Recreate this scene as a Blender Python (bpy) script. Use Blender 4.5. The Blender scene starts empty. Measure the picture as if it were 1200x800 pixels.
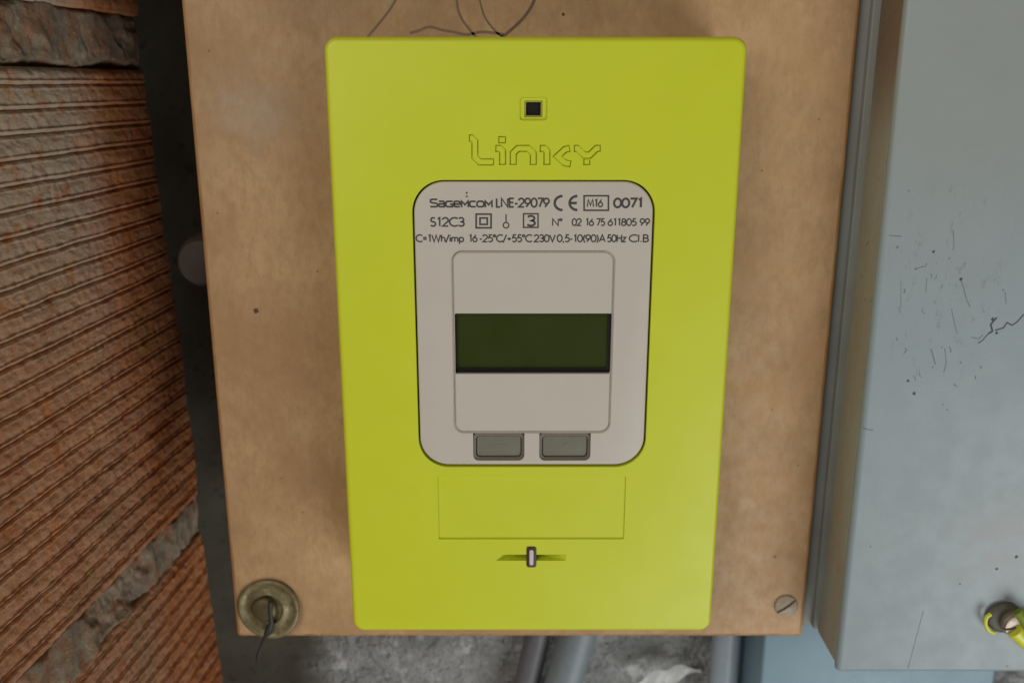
import bpy, bmesh, math, random
from mathutils import Vector, noise
R = math.radians
sc = bpy.context.scene
C = sc.collection

# ---------------------------------------------------------------- camera, light, exposure
F_PX, TH = 1100.0, R(15.35)          # focal length in photo pixels, downward pitch
DIST = 0.2973                        # lens to the front plane of the meter (metres)
cd = bpy.data.cameras.new('camera'); cam = bpy.data.objects.new('camera', cd); C.objects.link(cam)
cam.location = (0, -DIST, 0); cam.rotation_euler = (R(90) - TH, 0, 0)
cd.sensor_width = 36; cd.lens = F_PX / 1200 * 36
cd.clip_start = 0.005; cd.clip_end = 50
cd.dof.use_dof = True; cd.dof.focus_distance = 0.305; cd.dof.aperture_fstop = 13
sc.camera = cam

w = bpy.data.worlds.new("World"); sc.world = w; w.use_nodes = True
bg = w.node_tree.nodes['Background']
bg.inputs[0].default_value = (0.93, 0.97, 1.0, 1); bg.inputs[1].default_value = 0.05

def area(name, loc, target, size, power, col):
    l = bpy.data.lights.new(name, 'AREA'); l.shape = 'DISK'; l.size = size; l.energy = power; l.color = col
    o = bpy.data.objects.new(name, l); C.objects.link(o); o.location = loc
    o.rotation_euler = (Vector(target) - Vector(loc)).to_track_quat('-Z', 'Y').to_euler()
    return o
area('upper_left_light', (-0.82, -1.35, 0.62), (0, 0, -.05), 1.2, 13.2, (1.0, 0.97, 0.93))  # unseen area lamp for the soft upper-left light; no window is known
area('lower_right_light', (0.85, -1.15, -1.2), (0.02, 0, -.1), 1.2, 18.5, (0.97, 0.99, 1.0))  # unseen area lamp for the light from low right; no doorway is known

vs = sc.view_settings
sc.display_settings.display_device = 'sRGB'
vs.view_transform = 'Standard'; vs.look = 'None'; vs.exposure = 0.09; vs.gamma = 1

# ---------------------------------------------------------------- helpers
def P(u, v, y):
    """point of the plane at depth y that the photograph shows at pixel (u, v)"""
    a, b = (u - 600) / F_PX, -(v - 400) / F_PX
    d = Vector((a, math.cos(TH) + b * math.sin(TH), -math.sin(TH) + b * math.cos(TH)))
    t = (y + DIST) / d.y
    return Vector((d.x * t, y, d.z * t))

def tag(o, label=None, cat=None, group=None, kind=None):
    for k, v in (('label', label), ('category', cat), ('group', group), ('kind', kind)):
        if v: o[k] = v
    return o

def empty(name, loc, label, cat, group=None):
    o = bpy.data.objects.new(name, None); o.location = loc; C.objects.link(o)
    o.empty_display_size = .01
    return tag(o, label, cat, group)

def link(name, me, m, parent=None, smooth=None):
    o = bpy.data.objects.new(name, me); C.objects.link(o)
    if m and not me.materials: me.materials.append(m)
    if smooth is not None:
        me.polygons.foreach_set('use_smooth', [True] * len(me.polygons))
        if smooth < 179: me.set_sharp_from_angle(angle=R(smooth))
    if parent:
        o.parent = parent; o.location = -world_loc(parent)
    return o

def world_loc(o):
    v = Vector((0, 0, 0))
    while o: v += o.location; o = o.parent
    return v

def obj(name, bm, m, parent=None, smooth=None):
    """link a bmesh whose vertices are in world space"""
    bmesh.ops.recalc_face_normals(bm, faces=bm.faces)
    me = bpy.data.meshes.new(name); bm.to_mesh(me); bm.free()
    return link(name, me, m, parent, smooth)

def rr(cx, cz, w, h, r, n=8):
    """rounded rectangle outline in x/z"""
    pts = []
    r = max(min(r, w / 2 - 1e-6, h / 2 - 1e-6), 1e-6)
    for k, (sx, sz) in enumerate(((1, 1), (-1, 1), (-1, -1), (1, -1))):
        for i in range(n + 1):
            a = math.pi / 2 * (k + i / n)
            pts.append((cx + sx * (w / 2 - r) + r * math.cos(a), cz + sz * (h / 2 - r) + r * math.sin(a)))
    return pts

def loft(bm, rings, cap0=True, cap1=True):
    R_ = [[bm.verts.new(p) for p in ring] for ring in rings]
    n = len(R_[0])
    for a, b in zip(R_, R_[1:]):
        for i in range(n):
            bm.faces.new((a[i], a[(i + 1) % n], b[(i + 1) % n], b[i]))
    if cap0: bm.faces.new(R_[0])
    if cap1: bm.faces.new(R_[-1][::-1])
    return R_

def rr_plate(bm, cx, cz, w, h, r, y0, y1, bev, n=8, seg=5):
    """plate from y1 (back) to y0 (front, towards the camera) with a rounded front edge"""
    rings = [[(x, y1, z) for x, z in rr(cx, cz, w, h, r, n)]]
    for k in range(seg + 1):
        a = math.pi / 2 * k / seg
        ins = bev * (1 - math.cos(a)); y = y0 + bev * (1 - math.sin(a))
        rings.append([(x, y, z) for x, z in rr(cx, cz, w - 2 * ins, h - 2 * ins, max(r - ins, 1e-5), n)])
    loft(bm, rings)

def box(bm, x0, x1, y0, y1, z0, z1, bev=0):
    r = bmesh.ops.create_cube(bm, size=1)
    for v in r['verts']:
        v.co = Vector(((x0 + x1) / 2 + v.co.x * (x1 - x0), (y0 + y1) / 2 + v.co.y * (y1 - y0), (z0 + z1) / 2 + v.co.z * (z1 - z0)))
    if bev:
        es = list({e for v in r['verts'] for e in v.link_edges})
        bmesh.ops.bevel(bm, geom=es, offset=bev, segments=3, affect='EDGES', profile=.5)

def lathe(bm, c, prof, n=40, axis=Vector((0, -1, 0)), up=Vector((0, 0, 1)), wob=0):
    """profile (radius, height along axis)"""
    axis = axis.normalized(); s = axis.cross(up).normalized(); t = s.cross(axis)
    rings = []
    for r, h in prof:
        rings.append([tuple(Vector(c) + axis * h + (s * math.cos(2 * math.pi * i / n) + t * math.sin(2 * math.pi * i / n)) * (r * (1 + wob * math.sin(3 * 2 * math.pi * i / n + 1)))) for i in range(n)])
    loft(bm, rings)

def tube(bm, pts, rad, n=10, cap=True):
    pts = [Vector(p) for p in pts]
    rings = []; prev = None
    for i, p in enumerate(pts):
        d = (pts[min(i + 1, len(pts) - 1)] - pts[max(i - 1, 0)]).normalized()
        if prev is None: s = d.orthogonal().normalized()
        else: s = (prev - d * prev.dot(d)).normalized()
        prev = s; t = d.cross(s)
        r = rad[i] if isinstance(rad, (list, tuple)) else rad
        rings.append([tuple(p + (s * math.cos(2 * math.pi * k / n) + t * math.sin(2 * math.pi * k / n)) * r) for k in range(n)])
    loft(bm, rings)

def smooth_path(pts, n=8):
    pts = [Vector(p) for p in pts]; out = []
    for i in range(len(pts) - 1):
        a, b, c, d = pts[max(i - 1, 0)], pts[i], pts[i + 1], pts[min(i + 2, len(pts) - 1)]
        for k in range(n):
            t = k / n
            out.append(.5 * ((2 * b) + (c - a) * t + (2 * a - 5 * b + 4 * c - d) * t * t + (3 * b - a - 3 * c + d) * t ** 3))
    out.append(pts[-1]); return out

def outline(pts, hw, closed=False):
    """left and right offset of a 2-D polyline"""
    P2 = [Vector(p[:2]) for p in pts]; n = len(P2); L, Rr = [], []
    for i in range(n):
        if closed: a, b = P2[i - 1], P2[(i + 1) % n]
        else: a, b = P2[max(i - 1, 0)], P2[min(i + 1, n - 1)]
        d1 = (P2[i] - a); d2 = (b - P2[i])
        if d1.length < 1e-9: d1 = d2
        if d2.length < 1e-9: d2 = d1
        d1.normalize(); d2.normalize()
        n1 = Vector((-d1.y, d1.x)); n2 = Vector((-d2.y, d2.x)); m = n1 + n2
        if m.length < 1e-6: m = n1.copy()
        m.normalize(); k = hw / max(m.dot(n1), .45)
        L.append(P2[i] + m * k); Rr.append(P2[i] - m * k)
    return L, Rr

def ribbon(bm, pts, hw, y0, y1, closed=False):
    """solid ribbon along a 2-D (x,z) polyline, front at y0, back at y1"""
    L, Rr = outline(pts, hw, closed); n = len(L)
    q = [[bm.verts.new((p.x, y, p.y)) for p in s] for s, y in ((L, y0), (Rr, y0), (Rr, y1), (L, y1))]
    m = n if closed else n - 1
    for i in range(m):
        j = (i + 1) % n
        for a in range(4):
            b = (a + 1) % 4
            bm.faces.new((q[a][i], q[a][j], q[b][j], q[b][i]))
    if not closed:
        bm.faces.new([q[a][0] for a in range(4)]); bm.faces.new([q[a][-1] for a in range(3, -1, -1)])

def boolean(o, cutters):
    """apply difference with a list of bmeshes"""
    tmp = []
    for bm in cutters:
        bmesh.ops.recalc_face_normals(bm, faces=bm.faces)
        me = bpy.data.meshes.new('cutter'); bm.to_mesh(me); bm.free()
        c = bpy.data.objects.new('cutter', me); C.objects.link(c); tmp.append(c)
        md = o.modifiers.new('b', 'BOOLEAN'); md.operation = 'DIFFERENCE'; md.solver = 'EXACT'; md.object = c
    bpy.context.view_layer.update()
    dg = bpy.context.evaluated_depsgraph_get()
    me = bpy.data.meshes.new_from_object(o.evaluated_get(dg))
    o.modifiers.clear(); old = o.data; o.data = me; me.name = old.name
    for c in tmp:
        m = c.data; bpy.data.objects.remove(c); bpy.data.meshes.remove(m)
    me.polygons.foreach_set('use_smooth', [True] * len(me.polygons)); me.set_sharp_from_angle(angle=R(28))

# ---------------------------------------------------------------- materials
class NT:
    def __init__(s, name):
        s.m = bpy.data.materials.new(name); s.m.use_nodes = True; s.t = s.m.node_tree
        s.b = s.t.nodes['Principled BSDF']; s.tc = s.t.nodes.new('ShaderNodeTexCoord')
        s.geo = s.t.nodes.new('ShaderNodeNewGeometry')
        s.pos = s.geo.outputs['Position']
    def n(s, t, **k):
        x = s.t.nodes.new(t)
        for a, b in k.items(): setattr(x, a, b)
        return x
    def l(s, a, b): s.t.links.new(a, b)
    def noise(s, scale, detail=4, rough=.55, stretch=None, off=(0, 0, 0), dist=0):
        mp = s.n('ShaderNodeMapping'); mp.inputs['Scale'].default_value = stretch or (1, 1, 1); mp.inputs['Location'].default_value = off
        s.l(s.pos, mp.inputs[0])
        x = s.n('ShaderNodeTexNoise'); s.l(mp.outputs[0], x.inputs['Vector'])
        x.inputs['Scale'].default_value = scale; x.inputs['Detail'].default_value = detail; x.inputs['Roughness'].default_value = rough
        x.inputs['Distortion'].default_value = dist
        return x.outputs['Fac']
    def ramp(s, f, lo, hi, a=0.0, b=1.0):
        x = s.n('ShaderNodeMapRange'); x.interpolation_type = 'SMOOTHSTEP'; s.l(f, x.inputs[0])
        for i, v in zip((1, 2, 3, 4), (lo, hi, a, b)): x.inputs[i].default_value = v
        return x.outputs[0]
    def math(s, op, a, b=None):
        x = s.n('ShaderNodeMath', operation=op)
        for i, v in enumerate((a, b)):
            if v is None: continue
            if isinstance(v, (int, float)): x.inputs[i].default_value = v
            else: s.l(v, x.inputs[i])
        return x.outputs[0]
    def mix(s, f, a, b, mode='MIX'):
        x = s.n('ShaderNodeMix', data_type='RGBA', blend_type=mode)
        if isinstance(f, (int, float)): x.inputs[0].default_value = f
        else: s.l(f, x.inputs[0])
        for i, v in ((6, a), (7, b)):
            if isinstance(v, tuple): x.inputs[i].default_value = v + (1,)
            else: s.l(v, x.inputs[i])
        return x.outputs[2]
    def blob(s, c, r0, r1, sq=(1, 1, 1)):
        """1 inside a spot of the surface, 0 outside (a stain with its own place)"""
        a = s.n('ShaderNodeVectorMath', operation='SUBTRACT'); s.l(s.pos, a.inputs[0]); a.inputs[1].default_value = tuple(c)
        m = s.n('ShaderNodeVectorMath', operation='MULTIPLY'); s.l(a.outputs[0], m.inputs[0]); m.inputs[1].default_value = sq
        d = s.n('ShaderNodeVectorMath', operation='LENGTH'); s.l(m.outputs[0], d.inputs[0])
        return s.ramp(d.outputs['Value'], r0, r1, 1, 0)
    def fin(s, col, rough=.5, bump=None, bs=.3, bd=.0005, metal=0, spec=.5):
        if isinstance(col, tuple): s.b.inputs['Base Color'].default_value = col + (1,)
        else: s.l(col, s.b.inputs['Base Color'])
        if isinstance(rough, (int, float)): s.b.inputs['Roughness'].default_value = rough
        else: s.l(rough, s.b.inputs['Roughness'])
        s.b.inputs['Metallic'].default_value = metal; s.b.inputs['Specular IOR Level'].default_value = spec
        if bump is not None:
            b = s.n('ShaderNodeBump'); b.inputs['Strength'].default_value = bs; b.inputs['Distance'].default_value = bd
            s.l(bump, b.inputs['Height']); s.l(b.outputs[0], s.b.inputs['Normal'])
        return s.m

def plain(name, c, rough=.5, metal=0, spec=.5, var=.12, scale=300, bs=.15, bd=.0002):
    t = NT(name); f = t.noise(scale, 4)
    col = t.mix(f, tuple(x * (1 - var) for x in c), tuple(min(1, x * (1 + var)) for x in c))
    return t.fin(col, rough, t.noise(scale * 4, 3), bs, bd, metal, spec)

# lime plastic of the cover
t = NT('lime_plastic')
c = t.mix(t.noise(45, 3), (.560, .600, .020), (.600, .635, .025))
dust = t.ramp(t.noise(900, 5, .7), .64, .72, 0, .28)
c = t.mix(dust, c, (.50, .48, .34))
m_lime = t.fin(c, t.ramp(t.noise(60, 4), .3, .7, .40, .48), t.noise(5200, 2), .14, .00006, spec=.4)
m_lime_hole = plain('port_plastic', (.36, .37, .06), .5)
m_grey = None
t = NT('warm_grey_plastic')
c = t.mix(t.noise(70, 3), (.51, .45, .375), (.55, .49, .41))
c = t.mix(t.ramp(t.noise(700, 5, .7), .62, .74, 0, .25), c, (.42, .38, .30))
m_grey = t.fin(c, .46, t.noise(4500, 2), .12, .00006)
m_groove = plain('groove_plastic', (.36, .32, .27), .6)
m_ink = plain('grey_ink', (.055, .042, .038), .7, bs=0)
m_button = plain('button_rubber', (.165, .155, .11), .6, scale=500)
m_bezel = plain('brown_grey_bezel', (.15, .12, .085), .6)
m_black = plain('black_plastic', (.012, .009, .008), .45, spec=.25)
t = NT('lcd_glass')
c = t.mix(t.noise(90, 2), (.028, .040, .0045), (.038, .048, .011))
m_lcd = t.fin(c, .22, None, metal=0, spec=.35)
m_seal = plain('pale_seal', (.62, .52, .50), .45)
m_sealring = plain('seal_ring', (.045, .02, .015), .5)

# fibreboard
t = NT('brown_fibreboard')
ba = t.mix(t.ramp(t.noise(26, 4, .6), .3, .7), (.42, .25, .118), (.54, .345, .178))
ba = t.mix(t.ramp(t.noise(420, 5, .7, stretch=(1, 1, .5)), .35, .7, 0, .5), ba, (.35, .20, .09))
ba = t.mix(t.ramp(t.noise(1500, 3, .7, off=(3, 2, 1)), .67, .75, 0, .6), ba, (.20, .12, .065))
ba = t.mix(t.ramp(t.noise(1100, 3, .7, off=(7, 2, 1)), .66, .74, 0, .45), ba, (.52, .37, .23))
yB = .037
pale = t.math('MULTIPLY', t.blob(P(295, 130, yB), .002, .024), t.ramp(t.noise(70, 5, .65), .35, .62))
ba = t.mix(t.math('MULTIPLY', pale, .42), ba, (.44, .38, .31))
pale2 = t.math('MULTIPLY', t.blob(P(930, 330, yB), .005, .06, (1.3, 1, .35)), t.ramp(t.noise(50, 4, .6, off=(4, 4, 4)), .4, .7))
ba = t.mix(t.math('MULTIPLY', pale2, .55), ba, (.56, .32, .145))
rub = t.math('MULTIPLY', t.blob(P(600, 34, yB), .004, .035, (.45, 1, 2.2)), t.ramp(t.noise(110, 4, .6, off=(1, 4, 4)), .38, .6))
ba = t.mix(t.math('MULTIPLY', rub, .35), ba, (.33, .19, .12))
m_board = t.fin(ba, t.ramp(t.noise(160, 4), .3, .7, .5, .7), t.noise(1800, 5, .7), .35, .00018, spec=.35)
t = NT('worn_board_edge')
m_edge = t.fin(t.mix(t.ramp(t.noise(240, 4, .6, stretch=(1, 1, .25)), .35, .65), (.36, .17, .06), (.46, .25, .10)), .7, t.noise(1800, 4), .4, .0003)
m_pencil = plain('pencil', (.21, .13, .075), .6, bs=0, var=.3, scale=900)
m_pencil_dark = plain('dark_pencil', (.15, .09, .05), .6, bs=0, var=.4, scale=1500)
m_dent = plain('dark_dent', (.10, .055, .03), .8, bs=0)

# blue grey painted steel
def steel(name, a, b, dirt=.35, wide=False):
    t = NT(name)
    c = t.mix(t.ramp(t.noise(14, 4, .6), .3, .7), a, b)
    c = t.mix(t.ramp(t.noise(60, 5, .7, stretch=(1, 1, .35), off=(5, 1, 2)), .5, .78, 0, dirt * .4), c, (.27, .25, .20))
    c = t.mix(t.ramp(t.noise(380, 6, .75, off=(9, 1, 2)), .70, .76, 0, .7), c, (.11, .11, .10))
    # drips of grime, a place of their own
    st = t.math('MULTIPLY', t.blob(P(1110, 330, .014), .006, .03, (1.1, 1, .55)), t.ramp(t.noise(330, 5, .8, stretch=(1, 1, .34)), .56, .66))
    c = t.mix(t.math('MULTIPLY', st, .55), c, (.12, .12, .11))
    warm = t.blob(P(1150, 40, .014), .01, .08, (1, 1, .8))
    c = t.mix(t.math('MULTIPLY', warm, .5), c, (.34, .33, .27))
    lo = t.math('MULTIPLY', t.blob(P(1175, 640, .014), .004, .03), t.ramp(t.noise(120, 4, .6), .35, .6))
    c = t.mix(t.math('MULTIPLY', lo, .45), c, (.34, .33, .30))
    return t.fin(c, t.ramp(t.noise(120, 4), .3, .7, .42, .5), t.noise(700, 4, .6), .14, .00025)
m_steel = steel('blue_grey_paint', (.25, .298, .305), (.275, .322, .33))
m_steel_low = steel('pale_blue_paint', (.20, .31, .37), (.23, .34, .40), .2)
t = NT('dusty_cabinet_side')
c = t.mix(t.ramp(t.noise(55, 5, .65, stretch=(1, 1, .35)), .32, .66), (.33, .265, .195), (.33, .32, .265))
top = t.math('MULTIPLY', t.blob(P(1045, 30, .025), .006, .045, (1, 1, 1)), 1.0)
c = t.mix(t.math('MULTIPLY', top, .8), c, (.17, .10, .055))
c = t.mix(t.ramp(t.noise(480, 5, .75), .60, .72, 0, .6), c, (.40, .35, .27))
c = t.mix(t.ramp(t.noise(300, 5, .75, off=(3, 3, 3)), .62, .72, 0, .8), c, (.10, .065, .04))
m_dusty = t.fin(c, .85, t.noise(900, 5, .7), .5, .0005)
m_bodysteel = steel('cabinet_body_paint', (.185, .185, .165), (.25, .26, .245), 2.2)
m_rust = plain('rusty_seam', (.045, .030, .020), .9, var=.4, scale=500)

# terracotta
t = NT('terracotta')
sx = t.n('ShaderNodeSeparateXYZ'); t.l(t.pos, sx.inputs[0])
c = t.mix(t.ramp(t.noise(38, 4, .6, stretch=(1, 1, 1.6)), .32, .68), (.40, .125, .040), (.55, .215, .078))
c = t.mix(t.ramp(t.noise(160, 5, .7, stretch=(1, .35, 1.4)), .48, .72, 0, .6), c, (.44, .25, .155))
c = t.mix(t.ramp(t.noise(22, 3, .6, off=(2, 7, 1)), .56, .68, 0, .5), c, (.33, .165, .045))
# dried mortar dust on the near upper part
nearm = t.ramp(sx.outputs['Y'], .085, .045, 0, 1)
upm = t.ramp(sx.outputs['Z'], -.12, -.02, .30, 1)
d = t.math('MULTIPLY', t.math('MULTIPLY', nearm, upm), t.ramp(t.noise(120, 6, .7), .30, .50))
c = t.mix(t.math('MULTIPLY', d, .85), c, (.50, .41, .305))
c = t.mix(t.ramp(t.noise(520, 5, .75), .62, .70, 0, .7), c, (.44, .34, .25))
c = t.mix(t.ramp(t.noise(800, 4, .7, off=(3, 3, 3)), .64, .70, 0, .8), c, (.07, .035, .02))
m_brick = t.fin(c, .88, t.noise(1000, 6, .75), .8, .0008, spec=.25)
t = NT('mortar')
c = t.mix(t.ramp(t.noise(70, 5, .65), .3, .7), (.22, .165, .11), (.36, .285, .20))
c = t.mix(t.ramp(t.noise(95, 4, .65, off=(6, 3, 3)), .46, .62, 0, .75), c, (.34, .15, .075))
c = t.mix(t.ramp(t.noise(600, 4, .7), .58, .7, 0, .8), c, (.45, .40, .32))
c = t.mix(t.ramp(t.noise(450, 4, .7, off=(3, 3, 3)), .60, .7, 0, .8), c, (.07, .055, .04))
m_mortar = t.fin(c, .92, t.noise(900, 6, .75), .8, .0009, spec=.2)
t = NT('concrete')
c = t.mix(t.ramp(t.noise(30, 4, .6), .35, .65), (.38, .38, .36), (.66, .66, .63))
c = t.mix(t.ramp(t.noise(150, 5, .7, off=(1, 5, 3)), .48, .66, 0, .7), c, (.48, .48, .44))
glint = t.ramp(t.noise(75, 3, .6, off=(8, 2, 3)), .54, .72, 0, .85)  # pale patches stand for glints on the wall, painted into its colour
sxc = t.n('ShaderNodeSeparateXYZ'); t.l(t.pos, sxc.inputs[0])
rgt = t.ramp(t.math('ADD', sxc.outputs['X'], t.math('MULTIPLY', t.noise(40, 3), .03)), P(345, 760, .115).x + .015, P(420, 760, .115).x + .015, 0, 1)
glint = t.math('MULTIPLY', glint, rgt)
gap_shade = t.mix(t.noise(50, 3), (.065, .057, .030), (.15, .135, .088))  # shade of the gap left of the board, painted into the wall colour
c = t.mix(t.math('ADD', t.math('MULTIPLY', rgt, .92), .08), gap_shade, c)
c = t.mix(glint, c, (.95, .95, .93))
c = t.mix(t.ramp(t.noise(140, 4, .7, off=(3, 8, 3)), .58, .7, 0, .8), c, (.07, .068, .055))
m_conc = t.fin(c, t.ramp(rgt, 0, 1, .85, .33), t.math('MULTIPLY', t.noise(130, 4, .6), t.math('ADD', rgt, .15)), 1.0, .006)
m_pipe = plain('grey_pvc', (.36, .42, .46), .4)
m_pipe_b = plain('blue_grey_cable', (.19, .225, .235), .5)
m_pipe_d = plain('dark_cable_and_gap', (.13, .13, .135), .5)
m_spacer = plain('grey_spacer_plastic', (.080, .064, .050), .6)
m_film = plain('white_film', (.88, .88, .86), .3)
t = NT('tarnished_brass')
c = t.mix(t.ramp(t.noise(260, 5, .65), .3, .7), (.15, .12, .05), (.26, .215, .11))
m_brass = t.fin(c, t.ramp(t.noise(400, 4), .3, .7, .4, .6), t.noise(900, 4), .5, .0004, metal=.4)
m_brass_dark = plain('dull_brass', (.115, .088, .038), .5, metal=.45, var=.3, scale=500, bs=.4)
m_wire = plain('dark_wire', (.030, .028, .022), .6)
m_screw = plain('dull_steel', (.34, .275, .20), .6, metal=.3, var=.35, scale=600, bs=.4)
m_slot = plain('slot_dirt', (.13, .10, .075), .8)
m_csw = plain('brown_washer', (.085, .075, .050), .6, var=.3, scale=600, bs=.4)
m_csh = plain('worn_screw_head', (.36, .29, .23), .38, metal=.5, var=.3, scale=500, bs=.4)
m_yellow = plain('yellow_insulation', (.66, .66, .05), .4)
m_green = plain('green_insulation', (.20, .25, .03), .4)
m_scr = plain('scratch_ink', (.065, .07, .07), .7, var=.5, scale=1500, bs=0)
m_scrl = plain('faint_scratch', (.17, .20, .20), .7, var=.4, scale=1500, bs=0)

# ---------------------------------------------------------------- concrete wall behind everything
yW = .115
bm = bmesh.new()
nx, nz = 150, 130
X0, X1, Z0, Z1 = -.165, .60, -.50, .36
vv = [[bm.verts.new((X0 + (X1 - X0) * i / nx, yW + .0035 * noise.fractal(Vector((i * .13, j * .13, 3)), 1, 2, 4), Z0 + (Z1 - Z0) * j / nz)) for j in range(nz + 1)] for i in range(nx + 1)]
for i in range(nx):
    for j in range(nz):
        bm.faces.new((vv[i][j], vv[i + 1][j], vv[i + 1][j + 1], vv[i][j + 1]))
# thickness
bmesh.ops.solidify(bm, geom=bm.faces[:], thickness=.05)
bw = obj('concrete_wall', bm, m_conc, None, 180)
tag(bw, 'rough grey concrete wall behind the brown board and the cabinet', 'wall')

# ---------------------------------------------------------------- grooved brick side wall
cor = P(160, 60, .110)                        # corner with the concrete wall
cx0 = cor.x
wdir = Vector((-.0877, -1, 0)).normalized()   # runs towards the camera
wn = Vector((1, -.0877, 0)).normalized()      # faces the board
def W(s, z, d):                               # s along the wall from the corner, d out of it
    return Vector((cx0, .119, 0)) + wdir * s + wn * d + Vector((-.030 * z, 0, z))
brick_wall = empty('brick_wall', W(0, -.30, 0), 'side wall of grooved hollow terracotta bricks smeared with old mortar, left of the board', 'wall')
def fr(a, b, c, o=3): return noise.fractal(Vector((a, b, c)), 1.0, 2.0, o)
PITCH = .00805
def brick(z0, z1, s1, seed, phase, nz, ns=260):
    bm = bmesh.new(); g = []
    for i in range(ns + 1):
        s = s1 * (i / ns) ** 1.0; row = []
        for j in range(nz + 1):
            z = z0 + (z1 - z0) * j / nz
            zz = z + .00022 * fr(s * 60, z * 90, seed) + .0008 * fr(s * 10, z * 14, seed + 5, 2)
            q = ((zz - z0 + phase) / PITCH) % 1.0
            # groove at the foot of each rib, a small raised lip above it
            dg = min(q, 1 - q) * PITCH
            wid = .00030 + .00018 * fr(s * 120, z * 120, seed + 9, 2)
            dep = max(0, 1 - dg / max(wid, .00022)) ** 1.1 * (.0010 + .0005 * fr(s * 40, math.floor((zz - z0 + phase) / PITCH) * 3.3, seed, 2))
            lip = .0007 * math.exp(-((q - .16) / .06) ** 2) + .0003 * math.exp(-((q - .86) / .06) ** 2)
            rib = .0007 * math.sin(q * math.pi)
            rgh = .00046 * fr(s * 320, z * 320, seed + 2, 4) + .0004 * fr(s * 70, z * 110, seed + 3, 3)
            rnd = 0
            e = min(z - z0, z1 - z)
            if e < .003: rnd = -.0016 * (1 - e / .003) ** 2
            d = -dep + lip + rib + rgh + rnd
            row.append(bm.verts.new(W(s, z, d)))
        g.append(row)
    for i in range(ns):
        for j in range(nz):
            bm.faces.new((g[i][j], g[i][j + 1], g[i + 1][j + 1], g[i + 1][j]))
    # back and end faces
    bk = [[bm.verts.new(W(s, z, -.03)) for z in (z0, z1)] for s in (0, s1)]
    bm.faces.new((bk[0][0], bk[0][1], bk[1][1], bk[1][0]))
    for z_, k in ((0, 0), (-1, 1)):
        bm.faces.new([g[i][z_] for i in range(ns + 1)] + [bk[1][k], bk[0][k]])
    bm.faces.new([v for v in g[0]] + [bk[0][1], bk[0][0]])
    bm.faces.new([v for v in g[-1]] + [bk[1][1], bk[1][0]])
    return obj('brick', bm, m_brick, brick_wall, 180)
brick(-.190, .0055, .19, 11.3, .0035, 980)
brick(-.420, -.208, .19, 31.7, .002, 800)
brick(.027, .235, .19, 52.1, .001, 400)
bm = bmesh.new(); g = []
ns, nz = 280, 900
for i in range(ns + 1):
    s = .19 * i / ns; row = []
    for j in range(nz + 1):
        z = -.445 + .70 * j / nz
        z_ = z + .0022 * fr(s * 45, z * 40, 6.1, 3)
        def jt(zc, hw, soft):
            return max(0.0, 1 - max(0, abs(z_ - zc) - hw) / soft)
        j1 = jt(.0165, .0085, .004); j2 = jt(-.199, .008, .005)
        smear = jt(-.199, .006, .020) * max(0, min(1, .5 + 1.6 * fr(s * 22 + 4, z * 30, 2.2, 3)))
        sm1 = jt(.0165, .010, .010) * max(0, min(1, .25 + 1.5 * fr(s * 22 + 4, z * 60, 7.2, 3)))
        d = -.008 + .0065 * max(j1, j2) + .0062 * smear * .95 + .0045 * sm1 + .0012 * fr(s * 120, z * 120, 4.4, 4) + .0006 * fr(s * 400, z * 400, 9.4, 3)
        d = min(d, -.0001 + .0015 * fr(s * 90, z * 90, 1.4, 3))
        row.append(bm.verts.new(W(s, z, d)))
    g.append(row)
for i in range(ns):
    for j in range(nz):
        bm.faces.new((g[i][j], g[i][j + 1], g[i + 1][j + 1], g[i + 1][j]))
mo = obj('mortar', bm, m_mortar, brick_wall, 180)

# ---------------------------------------------------------------- brown board
bx0 = (P(209, 0, yB).x + P(279, 742, yB).x) / 2
bx1 = (P(1012, 0, yB).x + P(939, 742, yB).x) / 2
bz0 = P(600, 746, yB).z; bz1 = .34
bm = bmesh.new()
box(bm, bx0, bx1, yB, yB + .019, bz0, bz1, .0016)
board = obj('mounting_board', bm, m_board, None, 30)
tag(board, 'brown fibreboard panel with pencil curves that carries the lime meter', 'board')
board.data.materials.append(m_edge)
for p in board.data.polygons:
    if abs(p.normal.y) < .985: p.material_index = 1
def mark(name, pts, w, m, parent, y, n=8, jit=0):
    rnd = random.Random(len(pts) * 7 + int(pts[0][0]))
    pp = [P(u + rnd.uniform(-jit, jit), v + rnd.uniform(-jit, jit), y) for u, v in pts]
    pp = smooth_path(pp, n) if n > 1 else pp
    bm = bmesh.new(); ribbon(bm, [(p.x, p.z) for p in pp], w / 2, y - .00004, y + .0001)
    return obj(name, bm, m, parent)
PX = P(601, 300, yB).x - P(600, 300, yB).x
mark('pencil_curve', [(464, 0), (455, 14), (444, 28), (433, 41), (428, 48)], 2.6 * PX, m_pencil, board, yB)
mark('pencil_curve', [(535, 0), (537, 12), (542, 24), (552, 37), (560, 46)], 2.8 * PX, m_pencil, board, yB)
mark('pencil_curve', [(560, -6), (563, 4), (568, 20), (578, 34), (590, 45)], 2.4 * PX, m_pencil, board, yB)
mark('pencil_curve', [(629, -8), (625, 3), (619, 14), (608, 27), (592, 41), (585, 46)], 3.4 * PX, m_pencil_dark, board, yB)
mark('pencil_curve', [(480, 39), (490, 36), (503, 32), (517, 35), (532, 38), (548, 41), (566, 38), (590, 40)], 3.0 * PX, m_pencil, board, yB, jit=.6)
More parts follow.
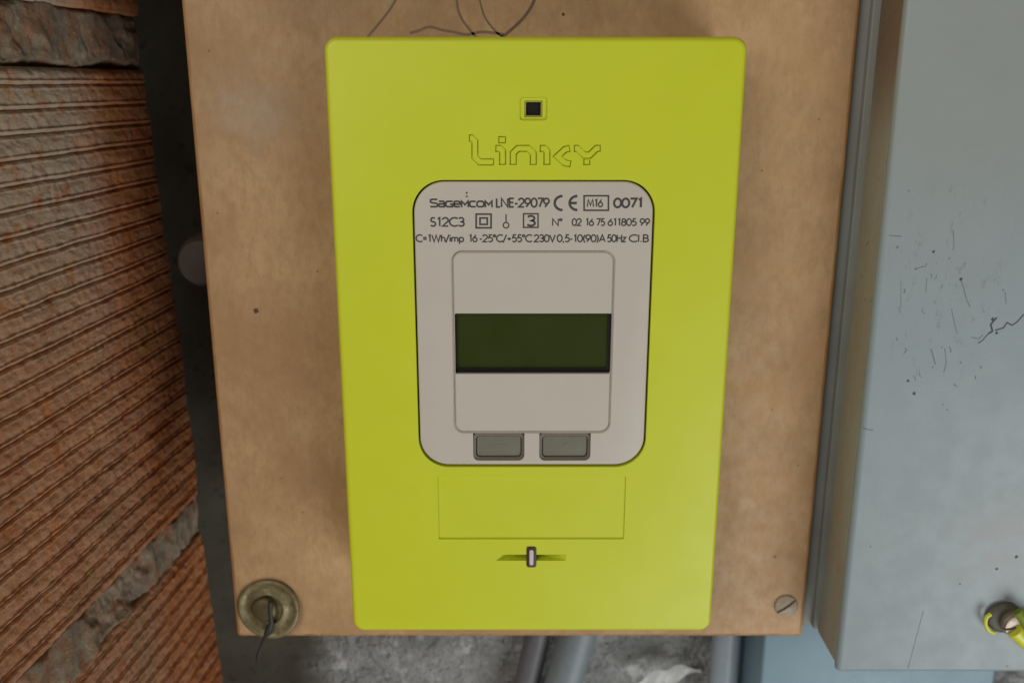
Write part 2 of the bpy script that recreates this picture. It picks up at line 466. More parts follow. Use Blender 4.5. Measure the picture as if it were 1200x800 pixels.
def dent(name, u, v, r, m, parent, y, d=.0001):
    bm = bmesh.new(); rnd = random.Random(int(u * 7 + v))
    n = 12; rs = [r * rnd.uniform(.7, 1.2) for _ in range(n)]
    c = P(u, v, y)
    loft(bm, [[(c.x + rs[i] * k * math.cos(i * 6.2832 / n), y - dd, c.z + rs[i] * k * math.sin(i * 6.2832 / n)) for i in range(n)] for k, dd in ((1, -.0001), (.97, .00003), (.4, .00004))])
    return obj(name, bm, m, parent)
dent('pin_hole', 300, 364, 3.2 * PX, m_dent, board, yB)
dent('pin_hole', 660, 17, 2 * PX, m_dent, board, yB)
for (u, v, r) in ((330, 560, 1.3), (255, 250, 1.2), (372, 318, 1.4), (908, 652, 2.2), (935, 545, 1.2), (893, 200, 1.2), (905, 480, 1.1), (355, 600, 1.2), (245, 60, 1.4), (960, 140, 1.3)):
    dent('speck', u, v, r * PX, m_pencil, board, yB)

# grey spacer between wall and board, seen in the gap
sp = P(230, 290, .085)
sp.x += .0092; sp.z -= .002
bm = bmesh.new()
lathe(bm, (sp.x, yW - .002, sp.z), [(.0100, 0), (.0105, .003), (.0105, .038), (.0104, .046), (.0098, .0495), (.0085, .0515), (.004, .0525), (.0002, .0527)], 28)
so = obj('spacer', bm, m_spacer, None, 40)
tag(so, 'round grey plastic spacer in the dark gap behind the left edge of the board', 'spacer')

# slotted screw in the lower right of the board
def slotted(name, u, v, y, r, ang, mh, ms, label, cat, h=.0009, dome=.0006):
    c = P(u, v, y)
    root = empty(name, c, label, cat)
    bm = bmesh.new()
    lathe(bm, c, [(r, -.0005), (r, h * .35), (r * .93, h * .8), (r * .75, h), (r * .35, h + dome * .6), (r * .02, h + dome * .7)], 32)
    hd = obj('head', bm, mh, root, 35)
    bm = bmesh.new(); L = r * .96; d = Vector((math.cos(ang), math.sin(ang)))
    ribbon(bm, [(c.x - d.x * L, c.z - d.y * L), (c.x + d.x * L, c.z + d.y * L)], r * .115, y - h - dome * 2, y - h * .15)
    boolean(hd, [bm_offset(bm, world_loc(hd))])
    bm = bmesh.new()
    ribbon(bm, [(c.x - d.x * L * .9, c.z - d.y * L * .9), (c.x + d.x * L * .9, c.z + d.y * L * .9)], r * .1, y - h * .3, y)
    obj('slot_floor', bm, ms, root)
    return root
def bm_offset(bm, off):
    return bm       # mesh data are kept in world space; the parent offset cancels
slotted('slotted_screw', 921, 709, yB, .0047, R(38), m_screw, m_slot, 'small dull slotted screw in the lower right corner of the brown board', 'screw')

# round brass washer with screw, lower left of the board
wc = P(316, 711, yB)
wr = 38 * PX * 1.07
washer = empty('washer_screw', wc, 'large round tarnished brass washer with domed screw in the lower left corner of the board', 'screw')
ax = Vector((-.06, -1, .08)).normalized()
bm = bmesh.new()
lathe(bm, wc + Vector((0, -.0006, 0)), [(wr * .9, -.0005), (wr * 1.0, .0002), (wr * 1.01, .0010), (wr * .97, .0016), (wr * .90, .0017), (wr * .84, .0009), (wr * .74, .0005), (wr * .63, .0007), (wr * .57, .0014), (wr * .50, .0016), (wr * .46, .0008), (wr * .3, .0006), (.0001, .0006)], 56, ax, wob=.012)
obj('washer', bm, m_brass, washer, 60)
bm = bmesh.new()
hc = wc + Vector((-wr * .12, -.0008, wr * .03))
lathe(bm, hc, [(wr * .40, 0), (wr * .43, .0010), (wr * .41, .0020), (wr * .34, .0027), (wr * .20, .0030), (.0001, .0031)], 40, Vector((-.05, -1, .05)), wob=.02)
obj('head', bm, m_brass_dark, washer, 60)
bm = bmesh.new()
q = [P(317, 705, yB - .0042), P(317, 718, yB - .0042), P(318, 730, yB - .0035), P(313, 741, yB - .003), P(307, 755, yB - .0015), P(303, 766, yB - .001), P(302, 773, yB)]
q = smooth_path(q, 6)
tube(bm, q, [.0008 + .0007 * math.exp(-((i - 15) / 4) ** 2) for i in range(len(q))], 10)
wi = obj('dangling_wire', bm, m_wire, None, 60)
tag(wi, 'short dark wire end dangling from the brass washer screw', 'wire')

# ---------------------------------------------------------------- steel cabinet on the right
yC = .014
kx0 = (P(1066, 0, yC).x + P(977, 784, yC).x) / 2
kz0 = P(1050, 788, yC).z
cab = empty('steel_cabinet', (kx0 + .1, yW, kz0), 'blue grey painted steel cabinet with scratched front, right of the board', 'cabinet')
bm = bmesh.new(); box(bm, bx1 + .0003, .36, yB + .0035, yW - .004, kz0 + .0035, .34, .0006)
obj('body', bm, m_bodysteel, cab, 30)
bm = bmesh.new(); box(bm, kx0 + .0010, .36, yC + .0052, yB + .0033, kz0 + .0012, .34, .0008)
obj('door_side', bm, m_dusty, cab, 30)
bm = bmesh.new(); box(bm, kx0 + .0020, .36, yC + .0036, yC + .0054, kz0 + .0025, .34)
obj('seam', bm, m_rust, cab)
bm = bmesh.new(); box(bm, kx0, .37, yC, yC + .0040, kz0, .342, .0019)
obj('door', bm, m_steel, cab, 30)
bm = bmesh.new(); 
fp = [(kx0 - .0009, yy) for yy in (.0425, .0465)]
box(bm, kx0 - .0016, kx0 + .003, yB + .0006, yB + .0040, kz0 + .004, .34, .0004)
obj('folded_rim', bm, m_bodysteel, cab, 30)
# scratches and specks on the door
rnd = random.Random(5)
S = PX * .93
def scr(pts, w=1.3, m=None): mark('scratch', pts, w * S, m or m_scr, cab, yC, 1)
scr([(1200, 368), (1192, 377), (1186, 381), (1180, 378), (1176, 384), (1166, 387)], 1.6)
scr([(1168, 372), (1161, 380), (1163, 388), (1158, 391)], 2.2)
scr([(1158, 391), (1151, 399), (1146, 402)], 1.2)
scr([(1178, 342), (1179, 356)], 1.0, m_scrl)
scr([(1126, 327), (1129, 337), (1133, 352), (1137, 360)], 1.2, m_scrl)
scr([(1085, 312), (1079, 313), (1073, 316)], 1.1, m_scrl)
scr([(1117, 270), (1118, 287), (1117, 293)], 1.1, m_scrl)
scr([(1042, 276), (1056, 277)], 1.3, m_scrl)
scr([(1086, 326), (1085, 342)], .9, m_scrl)
scr([(1115, 362), (1119, 381), (1122, 391)], 1.0, m_scrl)
scr([(1091, 409), (1094, 419), (1096, 427)], 1.6, m_scrl)
scr([(1107, 408), (1109, 424), (1106, 436)], 1.1, m_scrl)
scr([(1138, 395), (1147, 397), (1152, 392)], 1.0, m_scrl)
scr([(1056, 330), (1055.5, 362)], .7, m_scrl)
scr([(1082, 715), (1074, 745), (1064, 783)], .9, m_scrl)
scr([(1012, 502), (1023, 504)], 1.6, m_scrl)
for (u, v, r) in ((1126, 327, 2.1), (1094, 295, 1.8), (1073, 315, 1.6), (1064, 446, 1.8), (1071, 461, 2.3), (1191, 652, 2.5), (1168, 666, 2.0), (1125, 684, 1.5), (1110, 480, 1.4), (1180, 780, 1.5), (1065, 224, 1.4), (1104, 407, 1.3), (1163, 374, 2.3), (1168, 390, 1.9), (1105, 474, 1.0), (1176, 340, 1.4), (1020, 640, 1.2), (1093, 430, 1.2)):
    dent('paint_chip', u, v, r * S, m_scr if r > 1.7 else m_scrl, cab, yC)
for _ in range(18):
    u = rnd.uniform(1050, 1150); v = rnd.uniform(280, 450); L = rnd.uniform(2, 8)
    scr([(u, v), (u + rnd.uniform(-1, 2), v + L * .5), (u + rnd.uniform(-2, 3), v + L)], rnd.uniform(.8, 1.6), m_scrl)

# screw with earth wire on the cabinet
sc0 = P(1174, 722, yC)
cs = empty('cabinet_screw', sc0, 'slotted brown screw on a dark washer at the lower right of the cabinet door', 'screw')
bm = bmesh.new()
lathe(bm, sc0 + Vector((.0000, 0, .0003)), [(.0062, -.0002), (.0063, .0010), (.0055, .0018), (.0038, .0020), (.0001, .0020)], 36, Vector((0, -1, 0)), wob=.03)
obj('washer', bm, m_csw, cs, 50)
bm = bmesh.new(); hc = sc0 + Vector((.0030, -.0022, -.0009))
hax = Vector((.22, -1, -.12))
lathe(bm, hc, [(.0045, -.001), (.0050, .0008), (.0046, .0022), (.0030, .0028), (.0001, .0030)], 36, hax)
hd = obj('head', bm, m_csh, cs, 50)
bm = bmesh.new(); d = Vector((math.cos(R(14)), math.sin(R(14))))
ribbon(bm, [(hc.x - d.x * .0055, hc.z - d.y * .0055 - .0003), (hc.x + d.x * .0055, hc.z + d.y * .0055 - .0003)], .00055, hc.y - .006, hc.y - .0010)
boolean(hd, [bm])
bm = bmesh.new(); e0 = P(1159, 729, yC - .002)
q = smooth_path([P(1161, 719, yC - .0028), P(1156, 723, yC - .0030), P(1155, 731, yC - .0030), P(1159, 738, yC - .0030), P(1165, 741, yC - .0022)], 6)
tube(bm, q, .00075, 10)
tag(obj('wire_curl', bm, m_yellow, None, 60), 'tiny pale yellow wire curl at the left rim of the cabinet screw', 'wire')
ew = empty('earth_wire', P(1190, 735, yC), 'yellow and green earth wire coming to the cabinet screw from the right', 'wire')
bm = bmesh.new()
q = smooth_path([P(1188, 737, yC - .0046), P(1196, 745, yC - .0042), P(1206, 753, yC - .0040), P(1225, 762, yC - .0040), P(1260, 770, yC - .0036)], 6)
tube(bm, q, .0030, 14)
obj('yellow_core', bm, m_yellow, ew, 60)
bm = bmesh.new()
q = smooth_path([P(1192, 716, yC - .0040), P(1197, 722, yC - .0046), P(1205, 730, yC - .0050), P(1230, 742, yC - .0050), P(1260, 750, yC - .0045)], 6)
tube(bm, q, .0021, 14)
obj('green_core', bm, m_green, ew, 60)

# ---------------------------------------------------------------- things below and behind the board
lx0, lx1 = P(893, 775, .070).x, P(1166, 795, .070).x
bm = bmesh.new(); box(bm, lx0, lx1, .070, yW - .004, -.47, kz0 - .0005, .0015)
tag(obj('cable_trunking', bm, m_steel_low, None, 30), 'pale blue metal trunking below the cabinet, in front of the concrete wall', 'trunking')
def pipe(name, u0, v0, u1, v1, y, r, m, label, cat):
    a, b = P(u0, v0, y), P(u1, v1, y); d = (b - a).normalized()
    bm = bmesh.new(); tube(bm, [a - d * .09, a, b, b + d * .09], r, 24)
    return tag(obj(name, bm, m, None, 60), label, cat)
pipe('conduit_pipe', 852, 745, 848, 800, .098, .0068, m_pipe, 'vertical grey conduit pipe beside the blue trunking below the board', 'pipe')
pipe('gap_shade_rod', 880, 745, 875, 800, .106, .0045, m_pipe_d, 'dark rod put in for the shade of the gap between the grey conduit and the blue trunking', 'cable')  # dark tube added in place of the shade in this gap
pipe('grey_cable', 676, 745, 660, 800, .096, .0090, m_pipe_b, 'thick blue grey cable leaning on the concrete wall below the meter', 'cable')
pipe('black_cable', 630, 745, 617, 800, .104, .0062, m_pipe_d, 'black cable to the left of the thick blue grey cable', 'cable')
# torn white film scraps
def scrap(pts, wd, label):
    bm = bmesh.new(); pp = smooth_path([P(u, v, y) for u, v, y in pts], 6)
    rows = []
    for i, p in enumerate(pp):
        k = math.sin(math.pi * min(1, (i + 2) / (len(pp) + 2)))
        rows.append([bm.verts.new(p + Vector((0, dy * .0018 * math.sin(i * .9 + dy * 9), dy * wd * k))) for dy in (-1, -.4, .3, 1)])
    for a, b in zip(rows, rows[1:]):
        for j in range(3): bm.faces.new((a[j], a[j + 1], b[j + 1], b[j]))
    bmesh.ops.solidify(bm, geom=bm.faces[:], thickness=.0003)
    tag(obj('film_scrap', bm, m_film, None, 60), label, 'scrap')
scrap([(738, 806, .106), (768, 796, .103), (792, 789, .106), (822, 784, .108)], .0045, 'torn white film scrap on the concrete wall, left of the grey conduit')

# ---------------------------------------------------------------- the meter
mx0 = (P(382, 60, 0).x + P(416, 730, 0).x) / 2
mx1 = (P(875, 60, 0).x + P(831, 730, 0).x) / 2
mz1 = P(625, 43, 0).z; mz0 = P(625, 740, 0).z
mx0 -= .0008; mx1 += .0006
mcx, mcz, mw, mh = (mx0 + mx1) / 2, (mz0 + mz1) / 2, mx1 - mx0, mz1 - mz0
meter = empty('electricity_meter', (mcx, yB, mz0), 'lime green electricity meter with grey display panel on the brown board', 'electricity meter')
def rect(u0, v0, u1, v1, y, vm=None):
    """centre x, centre z, width, height from photo pixels; the sides are read at the middle row"""
    vm = vm or (v0 + v1) / 2
    a, b = P(u0, vm, y), P(u1, vm, y); zt, zb = P(625, v0, y).z, P(625, v1, y).z
    return (a.x + b.x) / 2, (zt + zb) / 2, b.x - a.x, zt - zb
bm = bmesh.new()
rr_plate(bm, mcx, mcz, mw, mh, .0042, 0, yB - .0002, .0019, 10, 6)
cover = obj('front_cover', bm, m_lime, meter, 28)
def px(n, y=0): return n * (P(601, 380, y).x - P(600, 380, y).x)
cut = []
# window opening for the display module
ox, oz, ow, oh = rect(486.5, 211, 762.5, 547, 0)
b_ = bmesh.new(); loft(b_, [[(x, y, z) for x, z in rr(ox, oz, ow, oh, px(37), 12)] for y in (-.01, .030)]); cut.append(b_)
# port recess and hole
sx_, sz_, sw, sh = rect(609, 114, 641.5, 141.5, 0)
b_ = bmesh.new(); loft(b_, [[(x, y, z) for x, z in rr(sx_, sz_, sw, sh, px(3.5), 4)] for y in (-.01, .0006)]); cut.append(b_)
hx, hz, hw, hh = rect(614.5, 118, 635.8, 137.5, 0)
b_ = bmesh.new(); loft(b_, [[(x, y, z) for x, z in rr(hx, hz, hw, hh, px(1.0), 2)] for y in (-.01, .012)]); cut.append(b_)
# label field, a shallow recess
qx, qz, qw, qh = rect(513.5, 557.5, 732.5, 631.5, 0)
b_ = bmesh.new(); loft(b_, [[(x, y, z) for x, z in rr(qx, qz, qw, qh, px(1.5), 3)] for y in (-.01, .0005)]); cut.append(b_)
# scooped slot for the seal
s0 = P(582, 653, 0); s1 = P(663, 653, 0); hwid = px(4.2)
b_ = bmesh.new(); n = 24; prof = []
rings = []
for i in range(n + 1):
    k = i / n; x = s0.x + (s1.x - s0.x) * k; dpt = .0001 + .0048 * math.sin(math.pi * k) ** 1.0
    rings.append([(x, -.01, s0.z + hwid), (x, -.01, s0.z - hwid), (x, dpt, s0.z - hwid), (x, dpt, s0.z + hwid)])
loft(b_, rings); cut.append(b_)
# logotype strokes sunk into the cover, with a slimmer letter standing in each channel
Zl = lambda v: v
LET = [
    [(549.5, 162), (553, 162), (556.5, 165.5), (556.5, 184), (562.5, 190), (579, 190)],
    [(580.5, 174.2), (586.2, 174.2), (589, 177), (589, 193.5)],
    [(601.5, 193.5), (601.5, 179.5), (607, 174.2), (619.5, 174.2), (625, 179.5), (625, 193.5)],
    [(632.5, 174.2), (638.2, 174.2), (641, 177), (641, 193.5)],
    [(668, 174), (662, 175.5), (653.5, 183.3), (662, 191), (669, 192.5)],
    [(672.5, 174.2), (677, 174.2), (685, 182), (691, 182), (699, 174.2), (704, 174.2)],
    [(687.7, 186.2), (687.7, 193.7)],
    [(584, 164.0), (593, 164.0)],
]
letters = []
for k, L in enumerate(LET):
    pts = [P(u, v, 0) for u, v in L]
    pts = [(p.x, p.z) for p in pts]
    b_ = bmesh.new(); ribbon(b_, pts, px(4.0), -.01, .0007 + k * .000004); cut.append(b_)
    # slimmer inner stroke
    q = [Vector(p) for p in pts]
    q[0] = q[0] + (q[1] - q[0]).normalized() * px(1.15); q[-1] = q[-1] + (q[-2] - q[-1]).normalized() * px(1.15)
    letters.append([(p.x, p.y) for p in q])
boolean(cover, cut)
for L in letters:
    bm = bmesh.new(); ribbon(bm, L, px(2.6), .00012, .0012)
    obj('raised_letter', bm, m_lime, meter)
# port: dark window deep in the hole
bm = bmesh.new(); box(bm, hx - hw / 2 + .00002, hx + hw / 2 - .00002, .0022, .011, hz - hh / 2 + .00002, hz + hh / 2 - .00002)
obj('optical_port', bm, m_black, meter)
bm = bmesh.new()
a = rr(hx, hz, hw - .0001, hh - .0001, px(1), 2); b = rr(hx, hz, hw - px(3.6), hh - px(3.4), px(.6), 2)
loft(bm, [[(x, .0011, z) for x, z in a], [(x, .0011, z) for x, z in b], [(x, .0021, z) for x, z in b], [(x, .0021, z) for x, z in a], [(x, .0011, z) for x, z in a]], False, False)
bmesh.ops.remove_doubles(bm, verts=bm.verts, dist=1e-7)
obj('port_rim', bm, m_lime_hole, meter)
# seal
se = rect(617, 640, 628.5, 664, 0)
bm = bmesh.new(); rr_plate(bm, se[0], se[1], se[2], se[3], px(3), -.0004, .003, .0003, 4, 3)
sl = obj('seal', bm, m_sealring, meter, 30)
bm = bmesh.new(); rr_plate(bm, se[0], se[1], se[2] * .42, se[3] * .74, px(2), -.0007, -.0005, .0002, 4, 3)
tag(obj('seal_face', bm, m_seal, sl, 30))

# display module
yM = .0006
bm = bmesh.new()
g_ = px(1.8)
rr_plate(bm, ox, oz, ow - 2 * g_, oh - 2 * g_, px(35.5), yM, .022, .0007, 12, 4)
module = obj('display_module', bm, m_grey, meter, 28)
cut = []
# dark floor of the gap comes from depth alone
pa = rect(530, 293, 718.5, 507.5, yM); gr = px(3.4)
def ring_cut(cx, cz, w, h, r, wd, d):
    b_ = bmesh.new(); o1 = rr(cx, cz, w, h, r, 8); i1 = rr(cx, cz, w - 2 * wd, h - 2 * wd, r - wd, 8)
    m1 = rr(cx, cz, w - wd, h - wd, r - wd / 2, 8)
    loft(b_, [[(x, -.004, z) for x, z in o1], [(x, yM + d * .15, z) for x, z in o1], [(x, yM + d, z) for x, z in m1], [(x, yM + d * .15, z) for x, z in i1], [(x, -.004, z) for x, z in i1], [(x, -.004, z) for x, z in o1]], False, False)
    bmesh.ops.remove_doubles(b_, verts=b_.verts, dist=1e-7)
    return b_
cut.append(ring_cut(pa[0], pa[1], pa[2], pa[3], px(13), gr, .0009))
lc = rect(533.2, 367.2, 716.2, 438, yM)
b_ = bmesh.new(); loft(b_, [[(x, y, z) for x, z in rr(lc[0], lc[1], lc[2], lc[3], px(2), 3)] for y in (-.004, .0042)]); cut.append(b_)
btn = []
for (u0, u1) in ((554.5, 614.5), (632, 692)):
    r_ = rect(u0, 507.5, u1, 539.5, yM); btn.append(r_)
    b_ = bmesh.new(); pts = []
    cx, cz, w_, h_ = r_; rc = px(7)
    for k in range(7):
        a = -math.pi / 2 + math.pi / 2 * k / 6 if 0 else None
    pts = [(cx + w_ / 2, cz + h_ / 2), (cx - w_ / 2, cz + h_ / 2)]
    pts += [(cx - w_ / 2 + rc - rc * math.cos(a), cz - h_ / 2 + rc - rc * math.sin(a)) for a in [math.pi / 2 * i / 6 for i in range(7)]]
    pts += [(cx + w_ / 2 - rc + rc * math.sin(a), cz - h_ / 2 + rc - rc * math.cos(a)) for a in [math.pi / 2 * i / 6 for i in range(7)]]
    loft(b_, [[(x, y, z) for x, z in pts] for y in (-.004, .0028)]); cut.append(b_)
boolean(module, cut)
bm = bmesh.new(); box(bm, lc[0] - lc[2] / 2 + .00003, lc[0] + lc[2] / 2 - .00003, .0026, .0040, lc[1] - lc[3] / 2 + .00003, lc[1] + lc[3] / 2 - .00003)
obj('display_screen', bm, m_lcd, module)
# black frame round the glass, thicker at the right, and at the bottom where black stands for shadow
bm = bmesh.new()
e = .00003
X0_, X1_, Z0_, Z1_ = lc[0] - lc[2] / 2 + e, lc[0] + lc[2] / 2 - e, lc[1] - lc[3] / 2 + e, lc[1] + lc[3] / 2 - e
tl, tr, tt, tb = px(2), px(3.8), px(1.2), px(5.5)
o1 = [(X0_, Z0_), (X1_, Z0_), (X1_, Z1_), (X0_, Z1_)]; i1 = [(X0_ + tl, Z0_ + tb), (X1_ - tr, Z0_ + tb), (X1_ - tr, Z1_ - tt), (X0_ + tl, Z1_ - tt)]
loft(bm, [[(x, .0022, z) for x, z in o1], [(x, .0022, z) for x, z in i1], [(x, .00258, z) for x, z in i1], [(x, .00258, z) for x, z in o1], [(x, .0022, z) for x, z in o1]], False, False)
bmesh.ops.remove_doubles(bm, verts=bm.verts, dist=1e-7)
obj('screen_frame_shade', bm, m_black, module)
for i, (cx, cz, w_, h_) in enumerate(btn):
    bm = bmesh.new()
    rr_plate(bm, cx, cz - px(.6), w_ - px(8), h_ - px(8.5), px(4.5), .0019, .0027, .0004, 6, 4)
    bo = obj('push_button', bm, m_button, meter, 30)
    bm = bmesh.new()
    o1 = rr(cx, cz, w_ - px(.4), h_ - px(.4), px(6.5), 6); i1 = rr(cx, cz - px(.6), w_ - px(6.6), h_ - px(8), px(5), 6)
    loft(bm, [[(x, .0012, z) for x, z in o1], [(x, .0014, z) for x, z in i1], [(x, .00275, z) for x, z in i1], [(x, .00275, z) for x, z in o1], [(x, .0012, z) for x, z in o1]], False, False)
    bmesh.ops.remove_doubles(bm, verts=bm.verts, dist=1e-7)
    obj('button_frame', bm, m_bezel, meter)
    if i == 0:
        tag(bo, 'left push button with a raised bar')
        bm = bmesh.new(); box(bm, cx - px(9), cx + px(11), .0018, .0022, cz - px(0), cz + px(1.8), .00008)
        obj('raised_bar', bm, m_button, bo)
    else:
        tag(bo, 'right push button with a raised dot')
        bm = bmesh.new(); lathe(bm, (cx + px(1), .0020, cz + px(1)), [(px(2.6), 0), (px(2.2), .0002), (px(.8), .0003), (1e-5, .0003)], 16)
        obj('raised_dot', bm, m_button, bo)

# ------------------------------------------------ printed writing, a geometric stroke lettering
def arc(cx, cy, rx, ry, a0, a1, n=14):
    return [(cx + rx * math.cos(R(a0 + (a1 - a0) * i / n)), cy + ry * math.sin(R(a0 + (a1 - a0) * i / n))) for i in range(n + 1)]
G = {
 '0': (.62, [('c', arc(.31, .5, .27, .5, 0, 360, 24)[:-1])]),
 '1': (.48, [[(.13, .86), (.30, 1), (.30, 0)]]),
 '2': (.60, [arc(.30, .70, .25, .30, 170, -30, 12) + [(.06, 0), (.56, 0)]]),
 '3': (.58, [arc(.28, .75, .22, .25, 150, -90, 10) + arc(.28, .26, .25, .26, 90, -150, 12)[1:]]),
 '5': (.58, [[(.50, 1), (.20, 1), (.13, .57)] + arc(.28, .31, .25, .31, 115, -140, 12)]),
 '6': (.60, [[(.44, 1), (.14, .54)] , ('c', arc(.30, .31, .25, .31, 0, 360, 20)[:-1])]),
 '7': (.56, [[(.05, 1), (.52, 1), (.20, 0)]]),
 '8': (.60, [('c', arc(.30, .76, .20, .24, 0, 360, 16)[:-1]), ('c', arc(.30, .27, .25, .27, 0, 360, 18)[:-1])]),
 '9': (.60, [[(.16, 0), (.46, .46)], ('c', arc(.30, .69, .25, .31, 0, 360, 20)[:-1])]),
 'S': (.54, [arc(.28, .75, .19, .25, 40, 250, 10) + arc(.26, .26, .22, .26, 70, -150, 10)]),
 'L': (.46, [[(.08, 1), (.08, 0), (.42, 0)]]),
 'N': (.76, [[(.09, 0), (.09, 1), (.67, 0), (.67, 1)]]),
 'E': (.54, [[(.49, 1), (.09, 1), (.09, 0), (.49, 0)], [(.09, .52), (.46, .52)]]),
 'C': (.78, [arc(.50, .5, .43, .5, 50, 310, 16)]),
 'M': (.88, [[(.06, 0), (.17, 1), (.44, .2), (.71, 1), (.82, 0)]]),
 'W': (1.05, [[(.04, 1), (.28, 0), (.525, .95), (.77, 0), (1.01, 1)]]),
 'V': (.70, [[(.04, 1), (.35, 0), (.66, 1)]]),
 'A': (.72, [[(.04, 0), (.36, 1), (.68, 0)], [(.16, .32), (.56, .32)]]),
 'B': (.58, [[(.09, .5), (.09, 1)] + arc(.28, .76, .19, .24, 90, -90, 8) + [(.09, .52)], [(.09, .5), (.09, 0)] + arc(.28, .26, .24, .26, -90, 90, 8) + [(.09, .52)]]),
 'H': (.72, [[(.09, 0), (.09, 1)], [(.63, 0), (.63, 1)], [(.09, .52), (.63, .52)]]),
 'O': (.98, [('c', arc(.49, .5, .44, .5, 0, 360, 24)[:-1])]),
 'h': (.54, [[(.08, 0), (.08, 1.02)], [(.08, .34)] + arc(.27, .40, .19, .24, 170, 0, 8) + [(.46, 0)]]),
 'i': (.20, [[(.10, 0), (.10, .64)], [(.10, .82), (.10, .95)]]),
 'm': (.86, [[(.08, 0), (.08, .64)], [(.08, .40)] + arc(.25, .42, .17, .22, 170, 0, 8) + [(.42, 0)], [(.42, .40)] + arc(.59, .42, .17, .22, 170, 0, 8) + [(.76, 0)]]),
 'p': (.62, [[(.09, .64), (.09, -.32)], ('c', arc(.32, .32, .23, .32, 0, 360, 16)[:-1])]),
 'z': (.46, [[(.06, .64), (.42, .64), (.05, 0), (.44, 0)]]),
 'l': (.20, [[(.10, 0), (.10, 1.04)]]),
 '=': (.56, [[(.08, .62), (.48, .62)], [(.08, .36), (.48, .36)]]),
 '-': (.36, [[(.05, .38), (.31, .38)]]),
 '+': (.56, [[(.07, .42), (.49, .42)], [(.28, .20), (.28, .64)]]),
 '/': (.42, [[(.02, -.12), (.40, 1.04)]]),
 '°': (.34, [('c', arc(.17, .86, .12, .14, 0, 360, 10)[:-1])]),
 ',': (.24, [[(.14, .10), (.07, -.16)]]),
 '.': (.24, [[(.12, -.02), (.12, .12)]]),
 '(': (.30, [arc(.42, .44, .32, .64, 120, 240, 8)]),
 ')': (.30, [arc(-.12, .44, .32, .64, 60, -60, 8)]),
 ' ': (.36, []),
 # logotype letters
 's_': (.86, [[(.80, .93), (.22, .93), (.10, .86), (.10, .62), (.22, .54), (.68, .47), (.80, .38), (.80, .15), (.68, .07), (.06, .07)]]),
 'a_': (.72, [[(.08, .70), (.54, .70), (.64, .62), (.64, .07), (.18, .07), (.08, .14), (.08, .32), (.18, .40), (.64, .40)]]),
 'g_': (.84, [[(.78, .70), (.22, .70), (.08, .56), (.08, .20), (.22, .07), (.76, .07), (.76, .36), (.50, .36)]]),
 'e_': (.76, [[(.66, .07), (.20, .07), (.08, .18), (.08, .60), (.20, .70), (.56, .70), (.66, .62), (.66, .38), (.08, .38)]]),
 'm_': (.84, [[(.08, .0), (.08, .72), (.42, .30), (.76, .72), (.76, 0)]]),
 'c_': (.74, [[(.68, .70), (.22, .70), (.08, .58), (.08, .19), (.22, .07), (.68, .07)]]),
 'o_': (.84, [('c', [(.22, .70), (.62, .70), (.76, .58), (.76, .19), (.62, .07), (.22, .07), (.08, .19), (.08, .58)])]),
}
def write(chars, u0, u1, vt, vb, wd, name='printed_text'):
    """chars between pixel columns u0..u1, cap top at row vt and baseline at row vb"""
    yT = yM
    a, b = P(u0, vb, yT), P(u1, vb, yT); h = P(u0, vt, yT).z - a.z
    tot = sum(G[c][0] for c in chars); kx = (b.x - a.x) / (tot - .08); x = a.x - .04 * kx
    bm = bmesh.new(); k = 0
    for c in chars:
        for s in G[c][1]:
            cl = isinstance(s, tuple) and s[0] == 'c'
            pts = s[1] if cl else s
            ribbon(bm, [(x + p[0] * kx, a.z + p[1] * h) for p in pts], wd * 1.32 * px(1) / 2, yT - .000020 - (k % 5) * .000004, yT + .00005, cl)
            k += 1
        x += G[c][0] * kx
    return obj(name, bm, m_ink, module)
def strokes(lst, wd, name='printed_symbol'):
    bm = bmesh.new()
    for k, (pts, cl) in enumerate(lst):
        q = [P(u, v, yM) for u, v in pts]
        ribbon(bm, [(p.x, p.z) for p in q], wd * px(1) / 2, yM - .000020 - (k % 5) * .000004, yM + .00005, cl)
    return obj(name, bm, m_ink, module)
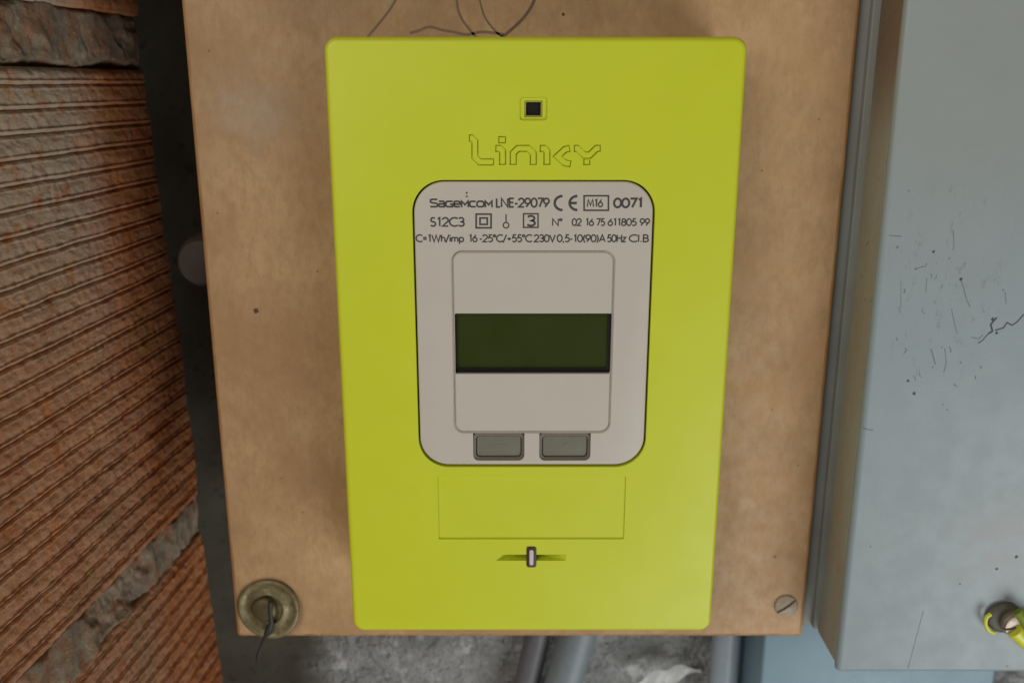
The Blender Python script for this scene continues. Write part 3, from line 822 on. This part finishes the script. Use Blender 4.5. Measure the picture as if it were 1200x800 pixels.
def pxarc(cu, cv, ru, rv, a0, a1, n=14): return [(cu + ru * math.cos(R(a)), cv - rv * math.sin(R(a))) for a in [a0 + (a1 - a0) * i / n for i in range(n + 1)]]
write(['s_', 'a_', 'g_', 'e_', 'm_', 'c_', 'o_', 'm_'], 504, 577, 233, 243, 1.55)
strokes([([(547, 225), (547, 227.2)], False), ([(547, 229.3), (547, 231.2)], False)], 2.0)
write('LNE-29079', 581.5, 643.5, 232.6, 242.6, 1.55)
strokes([(pxarc(659.5, 238, 9.5, 8.3, 92, 268), False), (pxarc(677, 238, 9.5, 8.3, 92, 268), False), ([(668, 238), (676, 238)], False)], 2.9)
bx_ = [(684.5, 229.5), (713, 229.5), (713, 246.5), (684.5, 246.5)]
strokes([(bx_, True)], 1.9)
write('M16', 688, 706, 234, 242.3, 1.2)
write('0071', 719.5, 753, 232.8, 243, 1.9)
write('S12C3', 504.5, 544, 255.2, 265, 1.45)
strokes([([(558, 251), (575.5, 251), (575.5, 267), (558, 267)], True), ([(562.5, 255.5), (571, 255.5), (571, 263), (562.5, 263)], True)], 2.0)
strokes([([(593, 251), (593, 260.5)], False), (pxarc(593, 264, 3.3, 3.3, 0, 360, 14)[:-1], True)], 1.5)
strokes([([(613.5, 250.5), (630.5, 250.5), (630.5, 266.5), (613.5, 266.5)], True)], 1.7)
write('3', 617.5, 627, 253, 264.5, 1.8)
write('N°', 647, 658.5, 256.5, 264.3, 1.2)
write('02', 670.5, 681, 256.5, 264.3, 1.2)
write('16', 686, 695.5, 256.5, 264.3, 1.2)
write('75', 699, 708.5, 256.5, 264.3, 1.2)
write('611805', 712.5, 745.5, 256.5, 264.3, 1.2)
write('99', 750, 761, 256.5, 264.3, 1.2)
write('C=1Wh/imp', 487.5, 543.5, 275.3, 283.3, 1.25)
write('16', 549.5, 559, 275.3, 283.3, 1.25)
write('-25°C/+55°C', 562, 623, 275.3, 283.3, 1.25)
write('230V', 626, 650.5, 275.3, 283.3, 1.25)
write('0,5-10(90)A', 653, 709, 275.3, 283.3, 1.25)
write('50Hz', 711.5, 733, 275.3, 283.3, 1.25)
write('Cl.B', 737, 760, 275.3, 283.3, 1.25)
